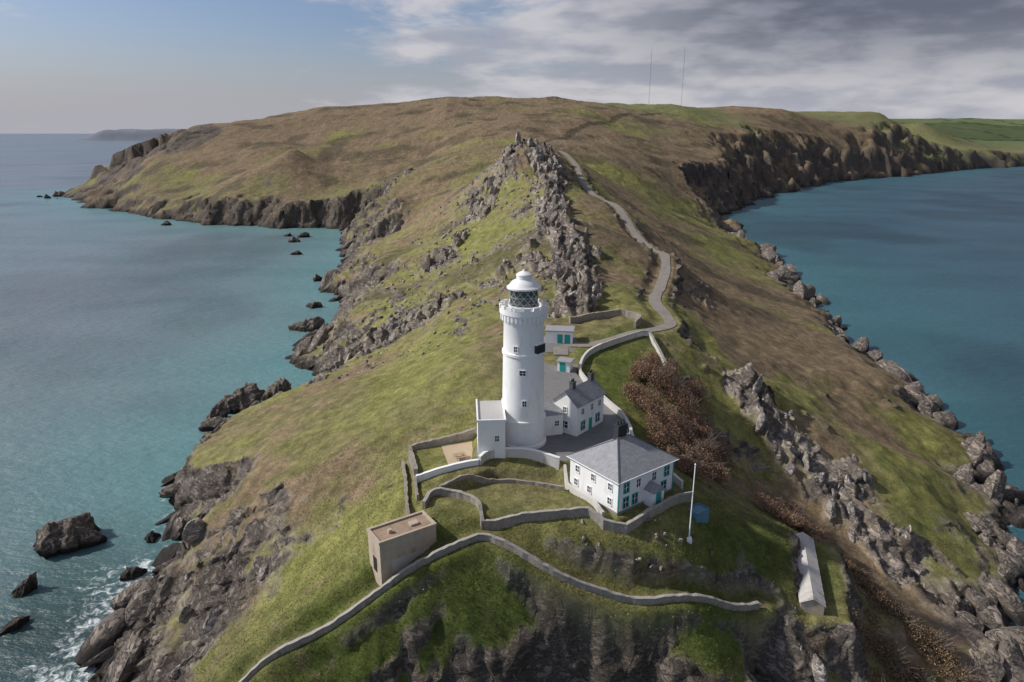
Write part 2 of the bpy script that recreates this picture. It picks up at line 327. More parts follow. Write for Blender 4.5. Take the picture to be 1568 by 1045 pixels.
rv=ramp(nt,rn,.3,.7);rcol=mixc(nt,(.55,.55,.57),(1.4,1.37,1.33),rv)
rcol=mixc(nt,mixc(nt,rcol,(.3,.28,.28),.6),rcol,cr)
tint=mixc(nt,gcol,rcol,ra.outputs['Fac'])
fin=mixc(nt,ca.outputs['Color'],tint,1.0,'MULTIPLY')
nt.links.new(fin,b.inputs['Base Color']);b.inputs['Roughness'].default_value=.92;b.inputs['Specular IOR Level'].default_value=.15
b1=N(nt,'ShaderNodeBump',i_Distance=.6);nt.links.new(g1.outputs[0],b1.inputs['Height']);b1.inputs['Strength'].default_value=.6
b2=N(nt,'ShaderNodeBump',i_Distance=2.0);nt.links.new(rh,b2.inputs['Height']);nt.links.new(ra.outputs['Fac'],b2.inputs['Strength']);nt.links.new(b1.outputs[0],b2.inputs['Normal'])
nt.links.new(b2.outputs[0],b.inputs['Normal'])
kf=(np.maximum.reduce([z[:-1,:-1],z[1:,1:],z[:-1,1:],z[1:,:-1]])>-3)
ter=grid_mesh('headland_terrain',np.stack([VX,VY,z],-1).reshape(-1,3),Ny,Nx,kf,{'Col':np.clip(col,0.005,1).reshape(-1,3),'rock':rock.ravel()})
ter.data.materials.append(m_ter)
# ---------------- sea
sy=np.r_[-np.geomspace(3000,30,20),np.arange(0,260,1.6),np.geomspace(262,1500,260),np.geomspace(1540,45000,60)]
sx=np.r_[-np.geomspace(45000,720,50),-np.geomspace(700,145,150),np.arange(-143,143,1.6),np.geomspace(145,1500,200),np.geomspace(1540,45000,50)]
SX,SY=np.meshgrid(sx,sy)
SX_=SX+(2.2+.012*np.clip(SY,0,1500))*1.2*fbm(SX/14,SY/14,4,3);SY_=SY+(2.2+.012*np.clip(SY,0,1500))*1.2*fbm(SX/14,SY/14,4,9)
ds,_=polydist(SX_,SY_,coast)
shore=np.clip(-ds,0,1e5)
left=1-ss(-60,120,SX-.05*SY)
shal=np.exp(-shore/60)*.85+.15*np.exp(-shore/200)+.16*fbm(SX/60,SY/60,3,81)
shal=np.clip(shal,0,1)
c1=mix(np.array([.185,.205,.225]),np.array([.13,.27,.27]),shal);c2=mix(np.array([.035,.09,.135]),np.array([.05,.15,.18]),shal)  # c1: left sea, grey sky reflection and sheen painted into its colour
# patches of darker weed-covered bottom and paler sand
pat=ss(-.1,.45,fbm(SX/75,SY/120,4,83))
c1=c1*(1-.22*pat*ss(20,60,shore))[...,None];c2=c2*(1-.3*pat)[...,None]
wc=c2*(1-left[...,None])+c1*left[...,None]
nr=np.exp(-((SX+75)**2+(SY-95)**2)/(30**2));wc=wc*(1-.75*nr[...,None])
sea=grid_mesh('sea_water',np.stack([SX,SY,np.zeros_like(SX)],-1).reshape(-1,3),len(sy),len(sx),None,{'Col':wc.reshape(-1,3),'shore':shore.ravel()+(9*(1-np.clip(nr*1.6,0,1))-3*nr).ravel()})
m,nt,b=mat('sea_water');geo=N(nt,'ShaderNodeNewGeometry')
ca=N(nt,'ShaderNodeAttribute',attribute_name='Col');sa=N(nt,'ShaderNodeAttribute',attribute_name='shore')
mp=N(nt,'ShaderNodeMapping');mp.inputs['Rotation'].default_value=(0,0,.5);mp.inputs['Scale'].default_value=(.5,1,1);nt.links.new(geo.outputs['Position'],mp.inputs[0])
w1=N(nt,'ShaderNodeTexNoise',i_Scale=.35,i_Detail=6.,i_Roughness=.62);nt.links.new(mp.outputs[0],w1.inputs['Vector'])
w2=N(nt,'ShaderNodeTexNoise',i_Scale=.02,i_Detail=4.);nt.links.new(mp.outputs[0],w2.inputs['Vector'])
f1=N(nt,'ShaderNodeTexNoise',i_Scale=.5,i_Detail=7.,i_Roughness=.75,i_Distortion=.8);nt.links.new(geo.outputs['Position'],f1.inputs['Vector'])
near=ramp(nt,sa.outputs['Fac'],22.,0.);thr=N(nt,'ShaderNodeMath',operation='MULTIPLY_ADD');nt.links.new(near,thr.inputs[0]);thr.inputs[1].default_value=.30;nt.links.new(f1.outputs[0],thr.inputs[2])
foam=ramp(nt,thr.outputs[0],.74,.92)
cw=mixc(nt,ca.outputs['Color'],mixc(nt,ca.outputs['Color'],(.8,.85,.85),1,'MULTIPLY'),ramp(nt,w2.outputs[0],.4,.65))
cw=mixc(nt,cw,(.7,.75,.75),foam)
nt.links.new(cw,b.inputs['Base Color'])
rr=N(nt,'ShaderNodeMath',operation='MULTIPLY_ADD');nt.links.new(foam,rr.inputs[0]);rr.inputs[1].default_value=.4;rr.inputs[2].default_value=.34;nt.links.new(rr.outputs[0],b.inputs['Roughness'])
b.inputs['IOR'].default_value=1.33
bp=N(nt,'ShaderNodeBump',i_Strength=.75,i_Distance=1.3);nt.links.new(w1.outputs[0],bp.inputs['Height']);nt.links.new(bp.outputs[0],b.inputs['Normal'])
sea.data.materials.append(m)
# ---------------- generic object helpers
def link(ob,parent=None):
    scene.collection.objects.link(ob)
    if parent: ob.parent=parent
    return ob
def mesh(name,V,F,m,parent=None,smooth=False):
    me=bpy.data.meshes.new(name);me.from_pydata([tuple(map(float,v)) for v in V],[],F);me.update()
    if smooth:
        for p in me.polygons:p.use_smooth=True
    me.materials.append(m);return link(bpy.data.objects.new(name,me),parent)
def empty(name,loc,ang=0):
    e=bpy.data.objects.new(name,None);e.location=loc;e.rotation_euler=(0,0,math.radians(ang));e.empty_display_size=.5;return link(e)
BF=[(0,3,2,1),(4,5,6,7),(0,1,5,4),(1,2,6,5),(2,3,7,6),(3,0,4,7)]
def boxv(x0,x1,y0,y1,z0,z1): return [(x0,y0,z0),(x1,y0,z0),(x1,y1,z0),(x0,y1,z0),(x0,y0,z1),(x1,y0,z1),(x1,y1,z1),(x0,y1,z1)]
def boxes(name,bl,m,parent=None):
    V=[];F=[]
    for b_ in bl:
        k=len(V);V+=boxv(*b_);F+=[tuple(i+k for i in f) for f in BF]
    return mesh(name,V,F,m,parent)
def lathe(name,prof,m,parent=None,seg=48,smooth=True,cx=0,cy=0):
    V=[];F=[]
    for r,zz_ in prof:
        for i in range(seg):
            a=2*math.pi*i/seg;V.append((cx+r*math.cos(a),cy+r*math.sin(a),zz_))
    for k in range(len(prof)-1):
        for i in range(seg):
            j=(i+1)%seg;F.append((k*seg+i,k*seg+j,(k+1)*seg+j,(k+1)*seg+i))
    F.append(tuple((len(prof)-1)*seg+i for i in range(seg)))
    o=mesh(name,V,F,m,parent,smooth)
    if smooth:
        mod=o.modifiers.new('es','EDGE_SPLIT');mod.split_angle=math.radians(35)
    return o
white=simple('white_paint',(.85,.85,.84),.6,.04,1.5,.1,12,dirt=(.72,.71,.67))
white2=simple('white_trim',(.85,.85,.84),.5,.03,1,0)
teal=simple('teal_paint',(.03,.32,.29),.5,.1,3,0)
glass=simple('window_glass',(.025,.03,.035),.12,.2,1,0,spec=.6)
black=simple('black_metal',(.025,.025,.028),.6,.2,3,0)
stone=simple('rubble_stone',(.30,.265,.225),.95,.45,2.5,.9,5,dirt=(.16,.145,.11))
stonew=simple('lime_washed_stone',(.58,.56,.52),.9,.2,3,.6,5,dirt=(.35,.33,.29))
conc=simple('weathered_render',(.46,.38,.29),.9,.2,1.2,.5,6,dirt=(.30,.23,.16))
asph=simple('asphalt',(.19,.185,.18),.9,.2,1.5,.3,20,dirt=(.14,.135,.13))
tan=simple('tan_paving',(.46,.36,.24),.9,.15,2,.3,12)
wood=simple('wood',(.40,.30,.19),.7,.2,6,.2)
bluem=simple('blue_steel',(.10,.22,.30),.5,.2,2,.1)
slate,nt,b=mat('roof_slate');tc=N(nt,'ShaderNodeTexCoord')
br=N(nt,'ShaderNodeTexBrick',i_Scale=1.0);br.inputs['Color1'].default_value=(.25,.255,.27,1);br.inputs['Color2'].default_value=(.32,.32,.335,1);br.inputs['Mortar'].default_value=(.14,.14,.15,1)
br.inputs['Mortar Size'].default_value=.012;br.inputs['Brick Width'].default_value=.5;br.inputs['Row Height'].default_value=.22
nt.links.new(tc.outputs['Object'],br.inputs['Vector']);nz_=N(nt,'ShaderNodeTexNoise',i_Scale=1.2,i_Detail=6.);nt.links.new(tc.outputs['Object'],nz_.inputs['Vector'])
nt.links.new(mixc(nt,br.outputs[0],mixc(nt,(.75,.75,.75),(1.2,1.2,1.2),nz_.outputs[0]),1,'MULTIPLY'),b.inputs['Base Color']);b.inputs['Roughness'].default_value=.65
def window(par,axis,c,s,a,zc,w,h,frame=None,nm='window',mull=True):
    frame=frame or white2
    def bx(a0,a1,d0,d1,z0,z1):
        lo,hi=sorted((c+s*d0,c+s*d1))
        return (lo,hi,a0,a1,z0,z1) if axis=='x' else (a0,a1,lo,hi,z0,z1)
    t=.10 if frame is white2 else .16
    fr=[bx(a-w/2-t,a+w/2+t,-.02,.10,zc+h/2,zc+h/2+t),bx(a-w/2-t,a+w/2+t,-.02,.16,zc-h/2-t,zc-h/2),bx(a-w/2-t,a-w/2,-.02,.09,zc-h/2,zc+h/2),bx(a+w/2,a+w/2+t,-.02,.09,zc-h/2,zc+h/2)]
    boxes(nm+'_frame',fr,frame,par)
    boxes(nm+'_glass',[bx(a-w/2,a+w/2,-.02,.02,zc-h/2,zc+h/2)],glass,par)
    if mull: boxes(nm+'_bars',[bx(a-.035,a+.035,.02,.06,zc-h/2,zc+h/2),bx(a-w/2,a-.035,.02,.055,zc-.03,zc+.03),bx(a+.035,a+w/2,.02,.055,zc-.03,zc+.03)],white2,par)
# ---------------- lighthouse
LH=empty('lighthouse',(1.8,101.5,34))
prof=[(3.75,-.6),(3.75,.5),(3.55,.7),(3.5,4.3),(3.62,4.35),(3.62,4.7),(3.38,4.8),(3.2,15.1),(3.38,15.2),(3.38,15.6),(3.17,15.7),(3.08,20.3),(3.25,20.6),(3.25,20.9),(3.62,21.6),(3.72,21.7),(3.72,21.9),(0,21.9)]
lathe('tower',prof,white,LH,64)
def arcblock(V,F,r0,r1,a0,a1,z0,z1):
    k=len(V)
    for zz_ in (z0,z1):
        for r,a in ((r0,a0),(r1,a0),(r1,a1),(r0,a1)): V.append((r*math.cos(a),r*math.sin(a),zz_))
    F+= [(k,k+3,k+2,k+1),(k+4,k+5,k+6,k+7),(k,k+1,k+5,k+4),(k+1,k+2,k+6,k+5),(k+2,k+3,k+7,k+6),(k+3,k,k+4,k+7)]
V=[];F=[]
for i in range(48): arcblock(V,F,3.42,3.72,2*math.pi*i/48,2*math.pi*(i+1)/48,21.9,22.55)
for i in range(16):
    a=2*math.pi*i/16;arcblock(V,F,3.40,3.76,a,a+.26,22.55,23.05)
for i in range(32):
    a=2*math.pi*i/32;arcblock(V,F,3.1,3.6,a,a+.09,20.7,21.55)
mesh('gallery_parapet',V,F,white,LH)
lathe('lantern_base',[(2.3,21.9),(2.3,22.7),(2.42,22.72),(2.42,22.85),(0,22.85)],white,LH,32)
glz,nt,b=mat('lantern_glazing');b.inputs['Base Color'].default_value=(.03,.045,.045,1);b.inputs['Roughness'].default_value=.05;b.inputs['Alpha'].default_value=.7
lathe('lantern_glazing',[(2.14,22.85),(2.14,25.5)],glz,LH,32)
lathe('optic',[(.5,23.05),(.9,23.4),(1.0,24.2),(.9,25),(.5,25.4),(0,25.4)],simple('optic_glass',(.5,.55,.5),.15,.3,4,0),LH,16)
def strut(V,F,p,q,r=.045):
    p=Vector(p);q=Vector(q);d=(q-p).normalized();a=d.orthogonal().normalized();b_=d.cross(a);k=len(V)
    for o in (p,q):
        for i in range(4):
            an=i*math.pi/2;V.append(tuple(o+a*r*math.cos(an)+b_*r*math.sin(an)))
    for i in range(4):
        j=(i+1)%4;F.append((k+i,k+j,k+4+j,k+4+i))
    F.append((k,k+1,k+2,k+3));F.append((k+4,k+5,k+6,k+7))
V=[];F=[]
for i in range(12):
    a0=2*math.pi*i/12;a1=2*math.pi*(i+1)/12
    for z0,z1 in ((22.88,24.18),(24.18,25.48)):
        strut(V,F,(2.22*math.cos(a0),2.22*math.sin(a0),z0),(2.22*math.cos(a1),2.22*math.sin(a1),z1),.055)
        strut(V,F,(2.22*math.cos(a1),2.22*math.sin(a1),z0),(2.22*math.cos(a0),2.22*math.sin(a0),z1),.055)
    strut(V,F,(2.22*math.cos(a0),2.22*math.sin(a0),24.18),(2.22*math.cos(a1),2.22*math.sin(a1),24.18),.05)
mesh('lantern_lattice',V,F,simple('lattice_grey',(.42,.46,.45),.5,.1,3,0),LH)
lathe('lantern_roof',[(2.3,25.35),(2.6,25.4),(2.62,25.65),(2.35,25.8),(2.15,26.05),(1.75,26.5),(1.2,26.75),(1.15,26.8),(1.12,27.35),(1.2,27.4),(1.15,27.55),(.7,27.85),(.25,28.0),(.15,28.2),(0,28.25)],white2,LH,40)
V=[];F=[]
for i in range(24):
    a0=2*math.pi*i/24;a1=2*math.pi*(i+1)/24
    strut(V,F,(3.6*math.cos(a0),3.6*math.sin(a0),22.5),(3.6*math.cos(a0),3.6*math.sin(a0),23.6),.02)
    strut(V,F,(3.6*math.cos(a0),3.6*math.sin(a0),23.6),(3.6*math.cos(a1),3.6*math.sin(a1),23.6),.02)
mesh('gallery_railing',V,F,simple('rail_grey',(.5,.5,.5),.5,.1,3,0),LH)
def twin(ang,zc,w,h,r):
    e=bpy.data.objects.new('tower_window',None);e.rotation_euler=(0,0,math.radians(ang));link(e,LH)
    window(e,'y',-r,-1,0,zc,w,h,nm='tower_window',mull=True)
twin(-3,12.8,.9,.8,3.26);twin(2,7.8,.6,.9,3.35);twin(-22,16.5,.55,.9,3.2)
e=bpy.data.objects.new('fog_signal',None);e.rotation_euler=(0,0,math.radians(48));link(e,LH)
boxes('fog_signal_panel',[(-.9,.9,-3.62,-3.0,15.8,17.1)],black,e)
boxes('fog_signal_louvres',[(-.86,.86,-3.67,-3.625,15.88+.24*i,15.98+.24*i) for i in range(5)],simple('louvre',(.06,.06,.06),.6,.1,2,0),e)
boxes('fog_signal_surround',[(-1.0,1.0,-3.5,-2.95,17.1,17.25),(-1.0,1.0,-3.5,-2.95,15.6,15.8)],white2,e)
AN=empty('lighthouse_annex',(-5.2,95.3,34),4)
boxes('walls',[(0,4.2,0,8.5,-2,6.0)],white,AN)
boxes('parapet',[(-.12,4.32,-.12,.12,5.95,6.35),(-.12,.12,.12,8.62,5.95,6.35),(4.08,4.32,.12,8.62,5.95,6.35)],white2,AN)
boxes('flat_roof',[(.12,4.08,.12,8.5,5.9,6.03)],simple('roof_felt',(.45,.44,.42),.9,.1,2,.1),AN)
window(AN,'y',0,-1,2.9,3.2,.6,.9)
LK=empty('link_building',(4.6,103,34),15)
boxes('walls',[(0,4.0,0,5.5,-.5,3.6)],white,LK)
mesh('roof',[(-.2,-.2,3.6),(4.2,-.2,3.6),(4.2,5.7,3.6),(-.2,5.7,3.6),(-.2,2.75,4.9),(4.2,2.75,4.9)],[(0,1,5,4),(2,3,4,5),(0,4,3),(1,2,5),(0,3,2,1)],slate,LK)
window(LK,'y',0,-1,2.9,2.1,.7,.9)
def gable_house(name,loc,ang,L,Wd,Hh,rise,wins,chim):
    E=empty(name,loc,ang)
    V=boxv(0,L,0,Wd,-1.5,Hh)+[(0,Wd/2,Hh+rise),(L,Wd/2,Hh+rise)]
    mesh('walls',V,[(0,3,2,1),(0,1,5,4),(1,2,6,9,5),(2,3,7,6),(3,0,4,8,7),(4,5,9,8),(6,7,8,9)],white,E)
    o=.3;t=.14;k=rise/(Wd/2);zo=Hh-o*k
    top=[(-o,-o,zo+t),(L+o,-o,zo+t),(L+o,Wd/2,Hh+rise+t),(-o,Wd/2,Hh+rise+t),(L+o,Wd+o,zo+t),(-o,Wd+o,zo+t)]
    bot=[(x,y,zz_-t+.01) for x,y,zz_ in top]
    mesh('roof',top+bot,[(0,1,2,3),(3,2,4,5),(6,9,8,7),(9,11,10,8),(0,6,7,1),(1,7,8,2),(2,8,10,4),(4,10,11,5),(5,11,9,3),(3,9,6,0)],slate,E)
    for w in wins: window(E,*w)
    for cx,cy,hh in chim:
        boxes('chimney',[(cx-.45,cx+.45,cy-.35,cy+.35,Hh+rise-.8,Hh+rise+hh),(cx-.52,cx+.52,cy-.42,cy+.42,Hh+rise+hh,Hh+rise+hh+.15)],simple('chimney_slate',(.09,.09,.095),.8,.3,3,.4),E)
        for q in (-.22,.22): lathe('chimney_pot',[(.14,Hh+rise+hh+.15),(.11,Hh+rise+hh+.65),(0,Hh+rise+hh+.65)],black,E,10,True,cx+q,cy)
    return E
gable_house('keepers_cottage',(10.6,103,34),50,8.0,4.8,5.4,2.0,[('y',0,-1,1.6,4.0,.8,1.0),('y',0,-1,4.3,4.0,.8,1.0),('y',0,-1,6.6,4.0,.8,1.0),('y',0,-1,1.8,1.5,.9,1.2,teal),('y',0,-1,6.2,1.5,.9,1.2,teal),('x',0,-1,2.4,1.6,1.3,1.2),('x',0,-1,2.4,4.2,.7,.9)],[(2,2.4,1.0),(7.4,2.4,1.1)])
K=bpy.data.objects['keepers_cottage']
boxes('door',[(3.6,4.5,-.06,.02,0,2.1)],teal,K)
HL,HW,HH=11.5,9.8,5.0
HO=empty('keepers_house',(14.5,83.2,31.4),37)
boxes('walls',[(0,HL,0,HW,-1.5,HH)],white,HO)
boxes('plinth',[(-.06,HL+.06,-.06,HW+.06,-1.5,.35)],simple('plinth_grey',(.25,.25,.26),.8,.1,2,.1),HO)
o=.4;zr=HH+3.4;ra0,ra1=HL/2-1.2,HL/2+1.2
V=[(-o,-o,HH),(HL+o,-o,HH),(HL+o,HW+o,HH),(-o,HW+o,HH),(-o,-o,HH+.15),(HL+o,-o,HH+.15),(HL+o,HW+o,HH+.15),(-o,HW+o,HH+.15),(ra0,HW/2,zr),(ra1,HW/2,zr)]
mesh('roof',V,[(0,3,2,1),(0,1,5,4),(1,2,6,5),(2,3,7,6),(3,0,4,7),(4,5,9,8),(5,6,9),(6,7,8,9),(7,4,8)],slate,HO)
V=[];F=[]
hv=[(-o,-o,HH+.17),(HL+o,-o,HH+.17),(HL+o,HW+o,HH+.17),(-o,HW+o,HH+.17)]
for p,q in ((hv[0],(ra0,HW/2,zr+.02)),(hv[1],(ra1,HW/2,zr+.02)),(hv[2],(ra1,HW/2,zr+.02)),(hv[3],(ra0,HW/2,zr+.02)),((ra0,HW/2,zr+.02),(ra1,HW/2,zr+.02))): strut(V,F,p,q,.09)
mesh('ridge_tiles',V,F,simple('ridge',(.16,.16,.17),.7,.2,3,0),HO)
boxes('gutter',[(-o-.1,HL+o+.1,-o-.12,-o-.005,HH+.02,HH+.12),(-o-.12,-o-.005,-o,HW+o,HH+.02,HH+.12)],white2,HO)
ch=simple('chimney_dark',(.045,.045,.05),.8,.3,3,.3)
boxes('chimney',[(HL/2-.9,HL/2+.9,HW/2+.2,HW/2+1.1,HH+2,zr+1.6),(HL/2-1,HL/2+1,HW/2+.1,HW/2+1.2,zr+1.6,zr+1.8)],ch,HO)
for q in (-.6,0,.6): lathe('chimney_pot',[(.17,zr+1.8),(.13,zr+2.5),(0,zr+2.5)],ch,HO,10,True,HL/2+q,HW/2+.65)
for a in (1.6,4.0,7.2,9.9): window(HO,'y',0,-1,a,3.7,.8,1.25,teal if a in(1.6,9.9) else None)
for a in (1.6,3.4,9.4): window(HO,'y',0,-1,a,1.45,.85,1.35,teal)
for a in (1.5,4.9,8.2): window(HO,'x',0,-1,a,3.7,.7,1.0)
for a in (1.5,5.6,8.4): window(HO,'x',0,-1,a,1.5,.7,1.0)
boxes('porch',[(5.3,7.6,-1.7,0,-1.0,2.3)],white,HO)
mesh('porch_roof',[(5.1,-1.95,2.3),(7.8,-1.95,2.3),(7.8,0,2.3),(5.1,0,2.3),(6.45,-1.95,3.3),(6.45,0,3.3)],[(0,1,4),(1,2,5,4),(0,4,5,3),(0,3,2,1)],slate,HO)
boxes('porch_door',[(5.95,6.95,-1.76,-1.69,0,2.1)],teal,HO)
boxes('downpipe',[(.05,.15,-.12,-.02,0,HH),(HL-.2,HL-.1,-.12,-.02,0,HH)],teal,HO)
def hut(name,loc,ang,L,Wd,Hh,doors):
    E=empty(name,loc,ang);boxes('walls',[(0,L,0,Wd,-.6,Hh)],white,E)
    mesh('roof',boxv(-.25,L+.25,-.25,Wd+.25,Hh,Hh+.2),BF,simple('hut_roof',(.30,.31,.32),.7,.15,2,.1),E)
    for a,w in doors: boxes('door',[(a,a+w,-.06,.02,0,2.1)],teal,E)
    return E
hut('store_hut',(7.6,147,36.6),-8,6.0,4.0,2.8,[(2.6,1.2),(4.2,1.3)])
hut('oil_store',(9.2,131,35.4),-20,2.6,2.4,2.2,[(.5,1.2)])
BB=empty('stone_signal_building',(-17.1,76.5,26),34)
boxes('walls',[(0,8.2,0,3.9,-2.5,5.1)],conc,BB)
boxes('parapet',[(-.1,8.3,-.1,.25,5.1,5.45),(-.1,8.3,3.65,4.0,5.1,5.45),(-.1,.25,.25,3.65,5.1,5.45),(7.95,8.3,.25,3.65,5.1,5.45)],conc,BB)
boxes('roof_deck',[(.25,7.95,.25,3.65,5.1,5.2)],simple('brown_roof',(.33,.24,.17),.9,.3,1.2,.4,dirt=(.20,.16,.12)),BB)
boxes('render_panel',[(1.6,7.0,-.05,.01,.2,2.2)],simple('pale_render',(.50,.47,.42),.9,.15,2,.2),BB)
boxes('rooftop_vents',[(2,2.5,1.5,2,5.2,5.7),(5.2,6.4,1.4,2.4,5.2,5.5)],conc,BB)
boxes('doorway',[(-.06,.02,1.3,2.4,.2,2.3),(7.2,7.9,-.06,.02,.1,1.9)],black,BB)
SH=empty('long_fog_store',(43.6,80.2,SHZ),72.5)
L,Wd=17.3,3.1
V=boxv(0,L,0,Wd,-2,1.5)+[(0,Wd/2,2.3),(L,Wd/2,2.3)]
mesh('walls',V,[(0,3,2,1),(0,1,5,4),(1,2,6,9,5),(2,3,7,6),(3,0,4,8,7),(4,5,9,8),(6,7,8,9)],conc,SH)
mesh('roof',[(-.2,-.2,1.45),(L+.2,-.2,1.45),(L+.2,Wd/2,2.42),(-.2,Wd/2,2.42),(L+.2,Wd+.2,1.45),(-.2,Wd+.2,1.45)],[(0,1,2,3),(3,2,4,5)],simple('limewash_roof',(.50,.475,.44),.9,.25,1,.5,4,dirt=(.24,.21,.18)),SH)
boxes('roof_ribs',[(q,q+.12,-.22,-.2+.1,1.3,1.5) for q in np.arange(1,17,2.)],conc,SH)
# ---------------- walls
def wall(name,pl,h,th,m,step=.6,cop=None,smooth=True):
    pl=[p[:2] for p in pl]
    q=dens([tuple(p)+(0,) for p in pl],step)[:,:2] if smooth else None
    if q is None:
        o=[]
        for a,b_ in zip(pl[:-1],pl[1:]):
            a=np.array(a);b_=np.array(b_);mm=max(1,int(np.linalg.norm(b_-a)/step))
            o+=[a+(b_-a)*i/mm for i in range(mm)]
        o.append(np.array(pl[-1]));q=np.array(o)
    t=np.gradient(q,axis=0);t/=np.linalg.norm(t,axis=1)[:,None]+1e-9;nn_=np.c_[-t[:,1],t[:,0]]
    hz=np.array([float(H(a,b_)) for a,b_ in q]);kk=np.ones(5)/5
    hp=np.convolve(np.pad(hz,2,'edge'),kk,'valid')
    V=[];F=[];jj=rng.normal(0,.05 if m is stone else .01,(len(q),3))
    for i in range(len(q)):
        a=q[i]+nn_[i]*(th/2+jj[i,0]);b_=q[i]-nn_[i]*(th/2+jj[i,1]);zt_=hp[i]+h+jj[i,2]
        V+=[(a[0],a[1],hp[i]-1.2),(a[0],a[1],zt_),(b_[0],b_[1],zt_),(b_[0],b_[1],hp[i]-1.2)]
    for i in range(len(q)-1):
        k=4*i;F+=[(k,k+1,k+5,k+4),(k+1,k+2,k+6,k+5),(k+2,k+3,k+7,k+6)]
    F+=[(0,3,2,1),(4*(len(q)-1),4*(len(q)-1)+1,4*(len(q)-1)+2,4*(len(q)-1)+3)]
    ob=mesh(name,V,F,m)
    if cop:
        V=[];F=[]
        for i in range(len(q)):
            a=q[i]+nn_[i]*(th/2+.05+jj[i,0]);b_=q[i]-nn_[i]*(th/2+.05+jj[i,1]);zt_=hp[i]+h+.08+jj[i,2]
            V+=[(a[0],a[1],zt_-.03),(a[0],a[1],zt_+.1),(b_[0],b_[1],zt_+.1),(b_[0],b_[1],zt_-.03)]
        for i in range(len(q)-1):
            k=4*i;F+=[(k,k+1,k+5,k+4),(k+1,k+2,k+6,k+5),(k+2,k+3,k+7,k+6),(k+3,k,k+4,k+7)]
        F+=[(0,3,2,1),(4*(len(q)-1),4*(len(q)-1)+1,4*(len(q)-1)+2,4*(len(q)-1)+3)]
        mesh('coping',V,F,cop,ob)
    return ob
lp=lowpath[:,:2]
tt=np.gradient(lp,axis=0);tt/=np.linalg.norm(tt,axis=1)[:,None]+1e-9
copg=simple('coping_grey',(.33,.305,.27),.9,.35,3,.6,5,dirt=(.19,.17,.13))
wall('boundary_stone_wall',(lp+np.c_[tt[:,1],-tt[:,0]]*.9)[::3],.85,.42,stone,cop=copg)
wall('terrace_white_wall',[(-4.9,93.8),(-3.6,95.4),(0,96),(3.6,95.5),(7.2,93.7)],1.3,.4,stonew,cop=white)
wall('patio_white_wall',[(-14.3,91.4),(-10,92.5),(-5.1,93.9)],.8,.4,white,smooth=False,cop=white)
wall('patio_stone_wall',[(-14.3,91.8),(-16.4,99.5),(-11,101.8),(-6.2,104)],1.2,.6,stone,smooth=False)
wall('garden_stone_wall',[(-4.2,82.6),(2,82.5),(6,83.0),(10.5,83.3),(12.5,81.6),(15.5,81.2),(20.5,84.4),(26.5,89.5)],1.1,.42,stone,smooth=False,cop=copg)
wall('path_stone_wall',[(-4.0,82.4),(-5.0,85.5),(-8,87.6),(-11.5,88),(-12.5,86)],.9,.4,stone,cop=copg)
wall('upper_garden_wall',[(-10.5,88.8),(-7,90.8),(-3.5,91.8),(0.5,91.9),(4,91),(7.6,89.8)],.6,.35,stone)
wall('stair_wall',[(8,93.4),(8.2,90.5),(11.5,85),(12.5,82.6)],1.0,.4,stonew,smooth=False)
wall('west_stone_wall',[(-17.5,99),(-16,92),(-14.9,86),(-14.0,83)],.9,.42,stone)
wall('west_stone_wall',[(-16.2,98.2),(-14.6,92),(-13.6,87.5)],.9,.35,stone)
wall('yard_boundary_wall',[(25.5,91.5),(19.8,100.5),(20,108),(17,116),(14.5,124),(13.8,131),(16.0,139),(19.5,142.5)],1.1,.4,stonew,cop=stonew)
wall('roadside_wall',[(19.5,142.3),(24.5,146),(30.5,149.5),(31.8,147),(33,138),(35.5,131)],1.1,.4,stonew,cop=copg)
wall('retaining_stone_wall',[(14,160),(20,163),(27,164),(31,160),(29,155.5)],1.6,.6,stone)
# ---------------- roads / paving
def ribbon(name,pl,hw,m,off=.07):
    V=[];F=[];t=np.gradient(pl[:,:2],axis=0);t/=np.linalg.norm(t,axis=1)[:,None]+1e-9
    for i,(p,q) in enumerate(zip(pl,t)):
        n_=np.array([-q[1],q[0]]);o=off+.0006*p[1];hw_=hw*(1+.12*math.sin(i*.7)*math.sin(i*.23))
        for s in (-1,0,1):
            a=p[:2]+n_*hw_*s;V.append((a[0],a[1],p[2]+o+(.04 if s==0 else 0)))
    for i in range(len(pl)-1):
        for s in (0,1): F.append((3*i+s,3*i+s+1,3*i+4+s,3*i+3+s))
    return mesh(name,V,F,m,smooth=True)
ribbon('access_road',road,1.6,simple('road_asphalt',(.24,.215,.19),.95,.25,.5,.2,10,dirt=(.17,.15,.11)))
ribbon('footpath',lowpath,.42,simple('footpath_earth',(.26,.22,.16),.95,.2,1.5,.3,8),.05)
yp=[(-5.6,95.4),(-5.7,104),(1,108),(19.6,108),(19.6,101),(13.5,97),(8,94.2),(4,95.8),(0,96.4),(-3,96)]
mesh('courtyard_paving',[(x,y,34.03) for x,y in yp]+[(6,126,34+18*.0675+.03),(5.3,151.5,34+43.5*.0675+.03),(14.6,151.5,34+43.5*.0675+.03),(15,140,34+32*.0675+.03),(12.8,130,34+22*.0675+.03),(16.2,118,34+10*.0675+.03)],[tuple(range(10)),(2,3,15,10),(10,15,14),(10,14,13,11),(11,13,12)],asph)
mesh('patio_paving',[(x,y,33.38) for x,y in [(-9.5,93.4),(-5.3,94.5),(-6,103),(-11.5,101)]],[(0,1,2,3)],tan)
PT=empty('picnic_table',(-8.2,96.6,33.38),25)
boxes('table_top',[(-.9,.9,-.4+.16*i,-.4+.16*i+.14,.72,.77) for i in range(5)],wood,PT)
boxes('benches',[(-.9,.9,-.85,-.6,.42,.47),(-.9,.9,.6,.85,.42,.47)],wood,PT)
V=[];F=[]
